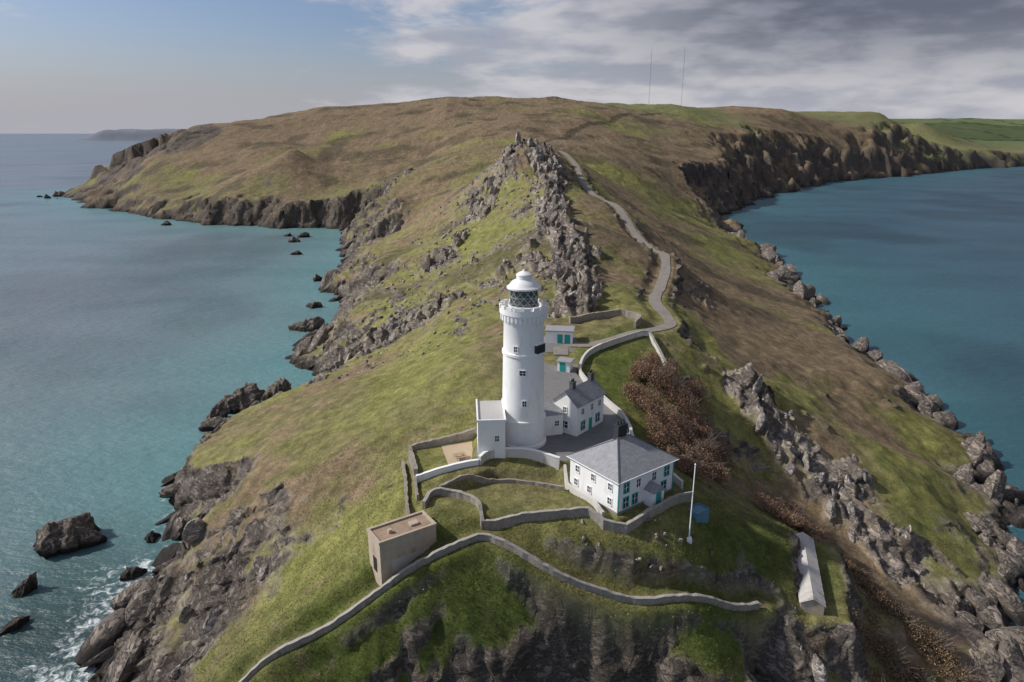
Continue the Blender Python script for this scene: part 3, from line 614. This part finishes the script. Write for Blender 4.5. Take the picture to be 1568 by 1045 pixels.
for x in (-.6,.6):
    for s in (-1,1): strut(V,F,(x,s*.3,.72),(x,s*.7,0),.05)
    strut(V,F,(x,-.8,.4),(x,.8,.4),.05)
mesh('legs',V,F,wood,PT)
fx,fy=24.6,82.7;fz=float(H(fx,fy))
FP=empty('flagpole',(fx,fy,fz))
lathe('pole',[(.11,-.5),(.10,1),(.06,11.4),(0,11.5)],white2,FP,12);lathe('finial',[(.05,11.4),(.13,11.55),(.05,11.7),(0,11.7)],white2,FP,12)
boxes('pole_base',[(-.35,.35,-.35,.35,-.5,.3)],white,FP)
V=[];F=[];strut(V,F,(0,0,7.5),(-1.2,0,7.3),.03);mesh('yard_arm',V,F,white2,FP)
bx_,by_=26.3,85.5;bz_=float(H(bx_,by_))
BT=empty('blue_tank',(bx_,by_,bz_+.2),37);boxes('tank_sides',[(0,2.8,0,.08,-1.2,1.2),(0,2.8,1.92,2.0,-1.2,1.2),(0,.08,.08,1.92,-1.2,1.2),(2.72,2.8,.08,1.92,-1.2,1.2)],bluem,BT);boxes('tank_lid',[(.08,2.72,.08,1.92,.9,1.0)],bluem,BT)
for x,hgt in ((341,277),(422,277)):
    M_=empty('radio_mast',(x,1800,110));V=[];F=[]
    for s in ((-.5,-.4),(.5,-.4),(0,.5)): strut(V,F,(s[0],s[1],0),(s[0],s[1],hgt-110),.09)
    for i in range(0,160,4):
        strut(V,F,(-.5,-.4,i),(.5,-.4,i+4),.06);strut(V,F,(.5,-.4,i),(0,.5,i+4),.06)
    mesh('lattice',V,F,simple('mast_grey',(.12,.12,.13),.6,.1,1,0),M_)
hx=np.linspace(-4620,-3500,90);hy=np.linspace(7400,8600,30);HX,HY=np.meshgrid(hx,hy)
tx=(HX+4620)/1120;ty=(HY-7400)/1200
hz=112*ss(0.03,.3,tx)*ss(0,.15,ty)*(.85+.2*fbm(HX/400,HY/400,4,91))+25*ss(0,.05,tx)*ss(0,.1,ty)-8
dh_=grid_mesh('distant_headland',np.stack([HX,HY,hz],-1).reshape(-1,3),30,90);dh_.data.materials.append(simple('hazed_distant_land',(.17,.19,.225),.95,.2,.01,0))  # aerial haze is put into the grey-blue base colour
# ---------------- rocks
import bmesh
def ico(sub):
    bm_=bmesh.new();bmesh.ops.create_icosphere(bm_,subdivisions=sub,radius=1);V=np.array([v.co[:] for v in bm_.verts]);F=np.array([[v.index for v in f.verts] for f in bm_.faces]);bm_.free();return V,F
def rockbatch(name,places,sub,m,shape=(1.5,.8,1.15),tilt=-.5):
    IV,IF=ico(sub);VV=[];FF=[];k=0
    for (x,y,zz_,s) in places:
        nrm=rng.normal(size=(9,3));nrm/=np.linalg.norm(nrm,axis=1)[:,None];hh=rng.uniform(.5,1,9)
        d=IV@nrm.T;r=np.where(d>.05,hh/np.maximum(d,.05),9).min(1);r=np.minimum(r,1.25)
        v=IV*r[:,None]*np.array(shape)*rng.uniform(.75,1.3,3)*s
        b_=tilt+rng.normal(0,.25)
        ca_,sa_=math.cos(b_),math.sin(b_);v=np.c_[v[:,0]*ca_+v[:,2]*sa_,v[:,1],-v[:,0]*sa_+v[:,2]*ca_]
        c_=rng.uniform(-.5,.5)+1.2;v=np.c_[v[:,0]*math.cos(c_)-v[:,1]*math.sin(c_),v[:,0]*math.sin(c_)+v[:,1]*math.cos(c_),v[:,2]]
        VV.append(v+np.array([x,y,zz_]));FF.append(IF+k);k+=len(IV)
    V=np.concatenate(VV);F=np.concatenate(FF);o=np_mesh(name,V,F,{},False);o.data.materials.append(m);return o
def rockmat(name,c0,c1):
    m,nt,b=mat(name);geo=N(nt,'ShaderNodeNewGeometry');cr,rn,rh=rock_nodes(nt,geo.outputs['Position'])
    rv=ramp(nt,rn,.3,.7);c=mixc(nt,c0,c1,rv);c=mixc(nt,[q*.4 for q in c0],c,cr)
    sp=N(nt,'ShaderNodeSeparateXYZ');nt.links.new(geo.outputs['Position'],sp.inputs[0]);w=ramp(nt,sp.outputs[2],2.8,.8)
    c=mixc(nt,c,(.045,.038,.034),w)
    nt.links.new(c,b.inputs['Base Color']);b.inputs['Roughness'].default_value=.85;b.inputs['Specular IOR Level'].default_value=.25
    bp=N(nt,'ShaderNodeBump',i_Strength=.9,i_Distance=.9);nt.links.new(rh,bp.inputs['Height']);nt.links.new(bp.outputs[0],b.inputs['Normal']);return m
mr=rockmat('crag_rock',(.30,.268,.235),(.56,.505,.45))
md=rockmat('shore_rock',(.14,.118,.10),(.36,.305,.255))
area=np.outer(np.gradient(ys),np.gradient(xs))
def sample(mask,nn_):
    p=(mask*area).ravel();p=p/p.sum();i=rng.choice(len(p),nn_,p=p);return np.unravel_index(i,X.shape)
nearw=(Y<620)&(X>-160)&(X<180)
i,j=sample(rock*(z>2.5)*nearw*(.15*ss(.3,.8,rm)+crag)/(Y+40)**.9,650)
rockbatch('rocky_outcrop',[(VX[a,b_],VY[a,b_],z[a,b_]-.8,rng.uniform(.35,1.0)**2.2*(1.3+Y[a,b_]/260)) for a,b_ in zip(i,j)],3,mr,(1.1,.6,1.4),.5)
i,j=sample(rock*(z>-1.2)*(z<3.5)*nearw/(Y+40)**.9,700)
rockbatch('shoreline_rocks',[(VX[a,b_],VY[a,b_],z[a,b_]-.4,rng.uniform(.3,1.0)**2.4*2.6*(1+Y[a,b_]/350)) for a,b_ in zip(i,j)],3,md,(2.0,.9,.7),-.35)
fm=(1-rock)*keep*(((Y>135)&(Y<420)&(X>-60)&(X<22)&(z>12))*ss(.3,.5,rm+.5*pn)+((X>9)&(X<30)&(Y>75)&(Y<84)&(z>23))*1.2)
i,j=sample(fm/(Y+10)**1.3,420)
rockbatch('field_stones',[(X[a,b_],Y[a,b_],z[a,b_]-.05,rng.uniform(.14,.42)*(.6+Y[a,b_]/150)) for a,b_ in zip(i,j)],2,mr,(1.2,.8,.8),.3)
def stack(u,v,s,hh,sx_=1.0):
    x,y=P(u,v,0);V,F=ico(5)
    sd=int(u)
    nrm=np.random.default_rng(sd).normal(size=(14,3));nrm/=np.linalg.norm(nrm,axis=1)[:,None];h_=np.random.default_rng(sd+1).uniform(.5,1,14)
    d=V@nrm.T;r=np.where(d>.05,h_/np.maximum(d,.05),9).min(1);r=np.minimum(r,1.2)
    r=r*(1+.3*rdg(V[:,0]*2.3+V[:,2]+sd,V[:,1]*2.3-V[:,2]*.8,4,sd)+.1*fbm(V[:,0]*8+V[:,2]*5,V[:,1]*8-V[:,2]*4,3,sd))
    v_=V*r[:,None]*np.array([s*sx_,s,hh]);v_[:,0]+=v_[:,2]*.3
    o=np_mesh('sea_rock',v_,F,{},True);o.location=(x,y,-hh*.15);o.data.materials.append(md)
for a in [(88,835,5.2,7,1.3),(35,905,2.2,3.4,1),(360,628,5,8,1.2),(325,645,3.5,4.5,1.1),(345,655,4,4,1.4),(470,505,6,5.5,1.2),(485,430,3,4.5,1),(450,370,5,5,1.3),(465,363,5,6,1.2),(440,362,3,3,1.2),(255,345,4,3.5,1.3),(88,301,7,8,1.4),(72,304,4,4.5,1.3),(60,302,3,3,1.5),(1530,765,5,2,1.5),(190,965,3,2.5,1),(230,825,1.6,1.2,1),(480,470,4,4,1.2),(452,390,3,3.5,1.3),(20,960,2,1.4,1.2),(200,880,2,1.5,1),(430,610,4,9,1.3),(395,640,3,5,1.2)]: stack(*a)
# ---------------- shrubs
def leafmat(name,c):
    m,nt,b=mat(name);oi=N(nt,'ShaderNodeNewGeometry');c_=mixc(nt,[q*.55 for q in c],[q*1.6 for q in c],oi.outputs['Random Per Island'])
    nt.links.new(c_,b.inputs['Base Color']);b.inputs['Roughness'].default_value=.9;b.inputs['Specular IOR Level'].default_value=.1;return m
mb=leafmat('bare_scrub',(.26,.165,.11));mb2=leafmat('bracken_scrub',(.21,.145,.085))
bark=simple('bark',(.18,.15,.125),.9,.2,4,0)
def shrub(name,x,y,R,hh,m,nl=9,nq=5200,q=.10):
    z0=float(H(x,y));E=empty(name,(x,y,z0))
    V=[];F=[]
    lobes=[(rng.normal(0,R*.45),rng.normal(0,R*.45),rng.uniform(.3,.75)*hh,rng.uniform(.3,.55)*R) for _ in range(nl)]
    for l in lobes:
        strut(V,F,(l[0]*.15,l[1]*.15,-.4),(l[0]*.6,l[1]*.6,l[2]*.55),.07);strut(V,F,(l[0]*.6,l[1]*.6,l[2]*.55),(l[0],l[1],l[2]+l[3]*.6),.04)
        for _ in range(8):
            d=rng.normal(size=3);d/=np.linalg.norm(d);d[2]=abs(d[2]);strut(V,F,(l[0]*.7,l[1]*.7,l[2]*.6),(l[0]+d[0]*l[3],l[1]+d[1]*l[3],l[2]+d[2]*l[3]*.8),.025)
    mesh('branches',V,F,bark,E)
    li=rng.integers(0,nl,nq);L=np.array(lobes)[li]
    d=rng.normal(size=(nq,3));d/=np.linalg.norm(d,axis=1)[:,None];rr_=rng.uniform(.3,1.15,nq)**.6*L[:,3]
    c=L[:,:3]+d*rr_[:,None]*np.array([1,1,.8]);c[:,2]=np.maximum(c[:,2],.1)
    gz=H(x+c[:,0],y+c[:,1])-z0;c[:,2]+=gz*.9
    a=rng.normal(size=(nq,3));a/=np.linalg.norm(a,axis=1)[:,None];b_=np.cross(a,rng.normal(size=(nq,3)));b_/=np.linalg.norm(b_,axis=1)[:,None]
    s=rng.uniform(.5,1.3,nq)[:,None]*q
    VV=np.stack([c-a*s-b_*s*.35,c+a*s-b_*s*.5,c+a*s*1.1+b_*s*.4,c-a*s*.8+b_*s*.5],1).reshape(-1,3)
    o=np_mesh('foliage',VV,np.arange(nq*4).reshape(-1,4),{},False);o.data.materials.append(m);o.parent=E
for (u,v,z0,R,hh) in [(990,590,33,3.8,4),(1020,600,31,4.2,4.6),(1045,625,29,4.4,4.6),(1000,640,31,4.2,4.6),(1035,660,28.5,4.4,4.6),(1015,690,29,3.8,4),(1060,690,26.5,4.2,4.2),(1080,665,26,3.6,3.6),(1050,715,26,4,3.6),(1085,705,24,3.8,3.6),(980,615,32.5,3.6,3.6),(1010,575,33,3.6,3.6),(1090,735,22.5,3.6,3.2),(1035,735,27,3,2.6),(1065,610,29,3.6,3.4),(975,580,34,2.8,2.8),(1105,690,22,3.2,3)]:
    x,y=P(u,v,z0);shrub('bare_thorn_bush',x,y,R,hh,mb)
for (u,v,z0,R,hh) in [(1195,800,15,3.6,3),(1235,805,14,3.2,2.8),(1210,785,14,3,2.8)]:
    x,y=P(u,v,z0);shrub('bare_thorn_bush',x,y,R,hh,mb)
for (u,v,z0,R,hh) in [(1330,900,12,3,1.6),(1370,950,9,3.4,1.8),(1420,980,7,3.4,1.8),(1350,1010,9,3.4,1.8),(1460,1030,5,3.5,1.6),(1400,1040,7,3.2,1.6),(1310,860,12,2.6,1.4)]:
    x,y=P(u,v,z0);shrub('bracken_clump',x,y,R*1.2,hh*.6,mb2,10,4200,.11)
gm=(1-rock)*(Y<115)*(X>-60)*(X<90)*(1-comp)*ss(2,3,rd)*ss(.8,1.5,ld)*(z>6)
i,j=sample(gm/(Y**1.5),60000)
nq=len(i);c=np.stack([X[i,j]+rng.uniform(-.3,.3,nq),Y[i,j]+rng.uniform(-.3,.3,nq),z[i,j]-.03],-1)
a=rng.uniform(0,6.28,nq);dx=np.stack([np.cos(a),np.sin(a),0*a],-1);s=rng.uniform(.03,.08,nq)[:,None];hh=rng.uniform(.08,.22,nq)[:,None]
tip=c+np.c_[rng.normal(0,.1,(nq,2)),np.zeros(nq)]+np.array([0,0,1])*hh
VV=np.stack([c-dx*s,c+dx*s,tip],1).reshape(-1,3)
cc_=np.repeat(np.clip(col[i,j],.01,1)*rng.uniform(.9,1.4,(nq,1)),3,0)
gt=np_mesh('grass_tufts',VV,np.arange(nq*3).reshape(-1,3),{'Col':cc_},False)
m,nt,b=mat('grass_blades');ca=N(nt,'ShaderNodeAttribute',attribute_name='Col');nt.links.new(ca.outputs['Color'],b.inputs['Base Color']);b.inputs['Roughness'].default_value=.9;b.inputs['Specular IOR Level'].default_value=.1;gt.data.materials.append(m)
# ---------------- light and sky
sd=Vector((-.90,.10,.72)).normalized()
sun=bpy.data.lights.new('sun','SUN');sun.energy=3.9;sun.angle=math.radians(2.0);sun.color=(1,.955,.88)
so=link(bpy.data.objects.new('sun',sun));so.rotation_euler=sd.to_track_quat('Z','Y').to_euler()
w=bpy.data.worlds.new("World");scene.world=w;w.use_nodes=True;nt=w.node_tree;nt.nodes.clear()
out=N(nt,'ShaderNodeOutputWorld');bg=N(nt,'ShaderNodeBackground');bg.inputs[1].default_value=.15;nt.links.new(bg.outputs[0],out.inputs[0])
sk=N(nt,'ShaderNodeTexSky',sky_type='NISHITA',sun_disc=False);sk.sun_elevation=math.asin(sd.z);sk.sun_rotation=math.atan2(sd.x,sd.y);sk.dust_density=1.5;sk.air_density=1.0
tc=N(nt,'ShaderNodeTexCoord');sp=N(nt,'ShaderNodeSeparateXYZ');nt.links.new(tc.outputs['Generated'],sp.inputs[0])
mp=N(nt,'ShaderNodeMapping');mp.inputs['Scale'].default_value=(4.6,4.6,17);mp.inputs['Location'].default_value=(.9,.2,.1);nt.links.new(tc.outputs['Generated'],mp.inputs[0])
n1_=N(nt,'ShaderNodeTexNoise',i_Scale=1.0,i_Detail=9.,i_Roughness=.55,i_Distortion=.3);nt.links.new(mp.outputs[0],n1_.inputs['Vector'])
xr=ramp(nt,sp.outputs[0],-.40,.20)
add=N(nt,'ShaderNodeMath',operation='MULTIPLY_ADD');nt.links.new(xr,add.inputs[0]);add.inputs[1].default_value=.27;nt.links.new(n1_.outputs[0],add.inputs[2])
xd=ramp(nt,sp.outputs[0],-.02,.40);zd=ramp(nt,sp.outputs[2],.03,.14);dm=N(nt,'ShaderNodeMath',operation='MULTIPLY');nt.links.new(xd,dm.inputs[0]);nt.links.new(zd,dm.inputs[1])
add2=N(nt,'ShaderNodeMath',operation='MULTIPLY_ADD');nt.links.new(dm.outputs[0],add2.inputs[0]);add2.inputs[1].default_value=.25;nt.links.new(add.outputs[0],add2.inputs[2])
cm=ramp(nt,add2.outputs[0],.58,.74)
n2_=N(nt,'ShaderNodeTexNoise',i_Scale=2.2,i_Detail=6.);nt.links.new(mp.outputs[0],n2_.inputs['Vector'])
ccol=mixc(nt,(2.5,2.6,3.05),(4.0,3.9,4.1),ramp(nt,n2_.outputs[0],.35,.65))
ccol=mixc(nt,ccol,mixc(nt,(.85,.9,1.15),(1.5,1.55,1.9),ramp(nt,n2_.outputs[0],.4,.62)),dm.outputs[0])
hz_=ramp(nt,sp.outputs[2],.14,-.01)
skc=mixc(nt,sk.outputs[0],(.50,.53,.64),1.0,'MULTIPLY')
base=mixc(nt,skc,(2.75,2.75,3.05),hz_)
cmx=N(nt,'ShaderNodeMath',operation='MULTIPLY');cmx.inputs[1].default_value=.9;nt.links.new(cm,cmx.inputs[0])
nt.links.new(mixc(nt,base,ccol,cmx.outputs[0]),bg.inputs[0])
# ---------------- camera
cam=bpy.data.cameras.new('camera');cam.lens=24;cam.sensor_width=36;cam.clip_end=80000;cam.clip_start=.5
co=link(bpy.data.objects.new('camera',cam));co.location=(0,0,82);co.rotation_euler=(math.radians(73),0,0);scene.camera=co
scene.view_settings.view_transform='Standard';scene.view_settings.look='None';scene.view_settings.exposure=0
